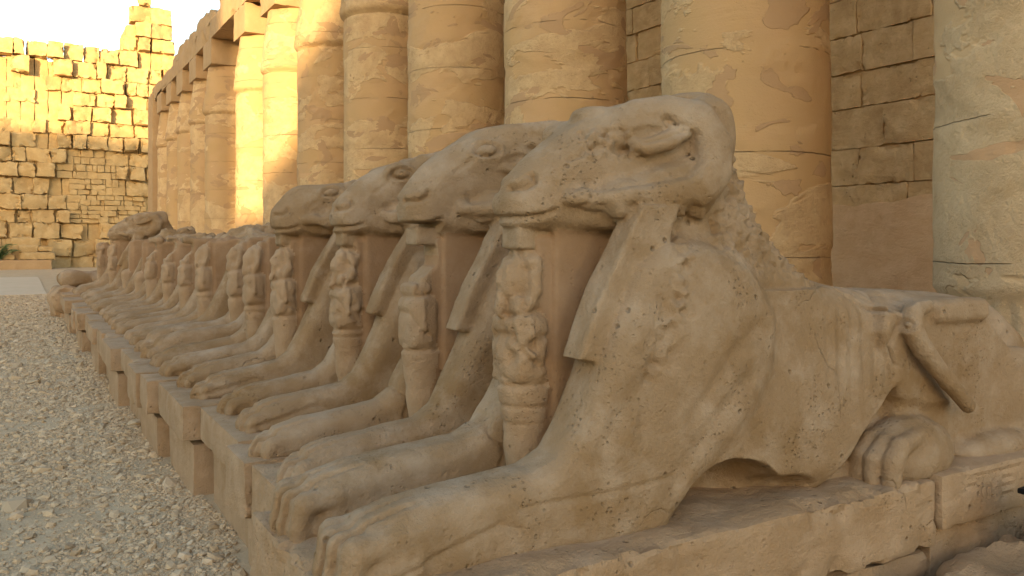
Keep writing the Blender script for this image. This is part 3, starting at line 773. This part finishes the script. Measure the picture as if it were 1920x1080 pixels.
# back wall of the colonnade
def back_wall():
    rnd = random.Random(3); parts = []
    z = 0.0; row = 0
    hs = [.50, .46, .52, .47, .50, .48, .53, .46, .49, .50]
    while z < 9.0:
        hgt = hs[row % 10]; y = -3.0 - rnd.random()
        while y < 50:
            w = rnd.uniform(.65, 1.35); near = 6.5 < y + w and y < 15.5 and z < 6.5
            if y > 20: w *= 2.2
            dx = rnd.uniform(-.02, .03)
            parts.append(rbox_np((9.35 + dx, y + .001, z + .001), (9.9, y + w - .004, z + hgt - .005), .045 if near else .4, .010, .008 if near else .003, row * 3.1 + y, .05 if near else 0, .22))
            y += w
        z += hgt; row += 1
    parts.append(rbox_np((9.41, -3.5, 0), (9.88, 50, 9.0), 4, .01, 0))
    put_np('back_wall', join(parts), M_WAL, loc=(9.6, 20, 0), label='high wall of squared blocks with dark joints behind the columns', cat='wall')
back_wall()
V, Q = rbox_np((9.29, 3.0, -.05), (9.345, 12.5, 2.30), .045, .006, .002, 107, 0, .7)
zz = V[:, 2].copy(); V[:, 2] += sstep(1.6, 2.3, zz) * (fbm(V * np.array([0, 1, 0]), 1.1, 3, 2) * .10 + fbm(V * np.array([0, 1, 0]), .2, 3, 2) * .025)
wpl = put_np('wall_plaster', (V, Q), M_WPL, loc=(9.3, 8, 0), label='smooth pinkish plaster coat on the lower wall right of the broad column', cat='plaster')

# ------------------------------------------------------------------ rubble pylon closing the court
PY = 64.0
def pylon():
    rnd = random.Random(11); parts = []
    sc = PY / 52.0
    def top(x):
        px = 960 + 1552 * tan(math.atan2(x, PY) - radians(30.7))
        if px < 20: t = 78
        elif px < 70: t = 80
        elif px < 110: t = 66
        elif px < 130: t = 98
        elif px < 236: t = 92 - (px - 130) * .1
        elif px < 262: t = 20
        elif px < 303: t = -6
        elif px < 316: t = 48
        elif px < 332: t = 72
        else: t = 110
        return 1.7 + (455 - t) / 1552 * (PY * .86 + x * .51)
    z = -.2
    row = 0
    while z < 19:
        hgt = rnd.uniform(.85, 1.2); x = -24.0 + rnd.random()
        while x < 14:
            w = rnd.uniform(.7, 1.55)
            zt = top(x + w / 2)
            if z + hgt * .55 < zt:
                px = 960 + 1552 * tan(math.atan2(x + w / 2, PY) - radians(30.7)); py = 455 - (z + hgt / 2 - 1.7) / (PY * .86 + x * .51) * 1552
                hole = 160 < px < 198 and 410 < py < 446
                fine = (vnoise(np.array([[x * .30, z * .30, 3.3]]), 1.0, 4)[0] > .42) and py > 250
                if px < 90 and 130 < py < 200: fine = False
                if hole: pass
                elif fine:
                    nsub = rnd.choice([2, 3]); zz = z
                    for s in range(nsub):
                        hh = hgt / nsub; xx = x
                        while xx < x + w - .05:
                            ww = min(rnd.uniform(.35, 1.1), x + w - xx)
                            dd = rnd.uniform(.0, .10)
                            parts.append(rbox_np((xx, PY - dd * 2, zz), (xx + ww, PY + .5, zz + hh - .005), .22, .03, .04, xx + zz, .05, .3)); xx += ww
                        zz += hh
                else:
                    dd = rnd.choice([.05, .2, .3, .45, .6]) * (1.1 if py < 240 else 1.0)
                    if px < 90 and 120 < py < 235: dd -= .7
                    if rnd.random() < .10 and py > 90: dd = -.4
                    a, c_, b_ = rnd.uniform(-.10, .10), rnd.uniform(0, .06), rnd.uniform(0, .16)
                    V, Q = rbox_np((x + c_, PY - dd, z + .0), (x + w - rnd.choice([.0, .01, .10]), PY + .95, z + hgt - b_ * .6), .15, .025, .07, x * 1.7 + z, .20, .5)
                    V[:, 1] += (V[:, 0] - x - w / 2) * a * 3 + (V[:, 2] - z - hgt / 2) * rnd.uniform(-.12, .18)
                    V[:, 2] += (V[:, 0] - x - w / 2) * a
                    parts.append((V, Q))
            x += w
        z += hgt; row += 1
    # core behind the facing
    for k in range(48):
        x = -24 + k * .8; t = min(top(x + .1), top(x + .7)) - .9
        parts.append(rbox_np((x, PY + .12 + .03 * (k % 3), -.2), (x + .82, PY + 5, t), .5, .1, .06, k * 1.3, .05, .5))
    put_np('rubble_pylon', join(parts), M_PYL, loc=(0, PY, 0), label='tall ruined wall of jumbled rough blocks at the far end, its top sunlit', cat='ruined wall')
pylon()
# kerb platform and loose blocks at the pylon foot
put_np('stone_kerb', rbox_np((-14, 60.6, -.1), (1.75, 63.0, .60), .3, .04, .015, 111, .06), M_ARC, loc=(-5, 61, 0), label='long low stone kerb at the foot of the rubble wall, far left', cat='kerb')
def px3(px, py, Y):
    a = math.tan(radians(30.7) + math.atan((px - 960) / 1552)); X = Y * a; d = X * sin(radians(30.7)) + Y * cos(radians(30.7)); return X, 1.7 + (455 - py) / 1552 * d
for k, (xa, ya, xb, yb, nm) in enumerate([(21, 445, 76, 490, 'large worn block standing on the kerb behind the other loose blocks'), (34, 459, 72, 474, 'block lying against the large worn block on the kerb'),
                                     (37, 473, 104, 489, 'long flat slab lying at the right end of the kerb'), (72, 462, 99, 472, 'wedge shaped stone resting on the long flat slab'), (2, 477, 28, 491, 'small square block beside the green plant')]):
    Yk = 61.9 - .3 * (k in (1, 2, 3, 4)) - .25 * (k == 2)
    X0, z1 = px3(xa, ya, Yk); X1, z0 = px3(xb, yb, Yk)
    if k in (0, 2, 4): z0 = .60
    put_np('loose_block', rbox_np((X0, Yk - .2, z0), (X1, Yk + .5, z1), .12, .08, .03, 120 + k, .10, .4), M_PYL, loc=((X0 + X1) / 2, Yk, z0), label=nm, cat='stone block', group='loose blocks on the kerb')
# green plant at the far left
def palm():
    rnd = random.Random(2); X0, _ = px3(3, 470, 61.4)
    root = ob('palm_bush', None, loc=(X0 - .25, 61.4, .6), label='low green palm bush growing at the far left edge below the rubble wall', cat='plant')
    Vs, Qs = [], []
    for f in range(46):
        a = rnd.uniform(0, 2 * pi); L_ = rnd.uniform(.8, 1.5); up = rnd.uniform(.5, 1.4)
        for j in range(14):
            t = (j + 2) / 16; r = L_ * t * cos(up * (1 - .3 * t)); z = L_ * t * sin(up) * (1.35 - .55 * t * t)
            c = np.array([r * cos(a), r * sin(a), z])
            for s in (-1, 1):
                dr = np.array([cos(a + s * 1.0), sin(a + s * 1.0), -.25]) * .26 * (1.1 - t * .6); wd = np.array([cos(a), sin(a), .2]) * .035
                b = len(Vs); Vs += [c - wd, c + wd, c + dr + wd * .2, c + dr - wd * .2]; Qs.append([b, b + 1, b + 2, b + 3])
    ob('fronds', mesh_np('fronds', np.array(Vs), np.array(Qs), M_LEF, smooth=False), root)
    V, Q = rbox_np((-.12, -.12, -.02), (.12, .12, .5), .06, .1, .02, 3); ob('trunk', mesh_np('trunk', V, Q, M_PLI), root)
palm()
# black lamp housing that just enters the frame on the right
def lamp():
    X, z = 3.62, .42
    root = ob('ground_floodlight', None, loc=(4.04, 1.93, .27), label='black ground floodlight housing cut by the right edge of the frame', cat='floodlight')
    V, Q = rbox_np((-.10, -.13, .05), (.12, .13, .30), .04, .02, 0); ob('housing', mesh_np('housing', V, Q, M_DRK), root)
    V, Q = rbox_np((-.12, -.15, .28), (.14, .15, .31), .05, .01, 0); ob('hood', mesh_np('hood', V, Q, M_DRK), root)
    V, Q = rbox_np((-.05, -.16, -.02), (.05, .16, .052), .04, .005, 0); ob('bracket', mesh_np('bracket', V, Q, M_DRK), root)
lamp()
# ------------------------------------------------------------------ gravel
def gravel():
    rg = np.random.default_rng(4); n = 95000
    ph = (1 + 5 ** .5) / 2
    ico = np.array([(-1, ph, 0), (1, ph, 0), (-1, -ph, 0), (1, -ph, 0), (0, -1, ph), (0, 1, ph), (0, -1, -ph), (0, 1, -ph), (ph, 0, -1), (ph, 0, 1), (-ph, 0, -1), (-ph, 0, 1)]) / 1.9
    F = np.array([(0, 11, 5), (0, 5, 1), (0, 1, 7), (0, 7, 10), (0, 10, 11), (1, 5, 9), (5, 11, 4), (11, 10, 2), (10, 7, 6), (7, 1, 8), (3, 9, 4), (3, 4, 2), (3, 2, 6), (3, 6, 8), (3, 8, 9), (4, 9, 5), (2, 4, 11), (6, 2, 10), (8, 6, 7), (9, 8, 1)])
    Y = np.exp(rg.uniform(np.log(2.9), np.log(31), n)); 
    xmax = np.interp(Y, [2.5, 4.6, 5, 7, 12, 21, 31], [.80, 1.0, 1.1, .98, .92, .85, .80]); X = -.02 * Y - .9 - .02 * Y + (xmax + .9 + .04 * Y) * rg.random(n) ** .85
    s = np.clip(rg.lognormal(np.log(.0068), .60, n), .004, .040) * np.clip((Y / 7.0) ** .4, .8, 1.7)
    s *= np.where(rg.random(n) < .010, 2.2, 1.0)
    P = np.stack([X, Y, 0 * X], 1); z0 = fbm(P, 1.7, 4, 3) * .018 + fbm(P, .3, 3, 8) * .006
    # some patches are bare dust
    keep = (fbm(P, .8, 3, 21) > -.55) | (rg.random(n) < .3); X, Y, s, z0 = X[keep], Y[keep], s[keep], z0[keep]; n = len(X)
    V = ico[None] * (1 + rg.uniform(-.28, .28, (n, 12, 1)))
    V = V * np.stack([s * rg.uniform(.8, 1.7, n), s * rg.uniform(.7, 1.2, n), s * rg.uniform(.4, .95, n)], 1)[:, None]
    tl = rg.uniform(-.4, .4, n)[:, None]; V = np.stack([V[..., 0] * np.cos(tl) - V[..., 2] * np.sin(tl), V[..., 1], V[..., 0] * np.sin(tl) + V[..., 2] * np.cos(tl)], -1)
    a = rg.uniform(0, 2 * pi, n)[:, None]; V = np.stack([V[..., 0] * np.cos(a) - V[..., 1] * np.sin(a), V[..., 0] * np.sin(a) + V[..., 1] * np.cos(a), V[..., 2]], -1)
    V = V + np.stack([X, Y, z0 + s * .15], 1)[:, None]
    Q = (F[None] + (np.arange(n) * 12)[:, None, None]).reshape(-1, 3)
    ob('gravel', mesh_np('gravel', V.reshape(-1, 3), Q, M_GRV, smooth=False), kind='stuff')
gravel()
# ------------------------------------------------------------------ unseen screen added behind the camera: blocks the low sun, notch shapes the sunlit patch
def add_sun_screen():
    t = tan(radians(SUN_EL)); S = 85.0; hx, hy = sin(radians(SUN_AZ - 180)), cos(radians(SUN_AZ - 180)); nx, ny = hy, -hx
    out = [(-75, None), (-75, 15.8), (-12.3, 15.8), (-12.35, 5.3), (-9.2, 5.8), (-7.9, 7.1), (-6.4, 8.9), (-5.6, 10.4), (-5.2, 15.8), (45, 15.8), (45, None)]
    P = [(u, -1.0 if v is None else v + t * S) for u, v in out]
    V = []; 
    for d in (0, 7.0):
        for u, z in P: V.append((-(S + d) * hx + u * nx, -(S + d) * hy + u * ny, z))
    n = len(P); me = bpy.data.meshes.new('unseen_sun_screen')
    me.from_pydata(V, [], [list(range(n)), list(range(2 * n - 1, n - 1, -1))] + [[i, i + n, (i + 1) % n + n, (i + 1) % n] for i in range(n)])
    me.materials.append(M_PYL)
    ob('unseen_sun_screen', me, label='unseen notched screen behind the viewer, added to shade the court and shape the sun patch', cat='pylon')
add_sun_screen()
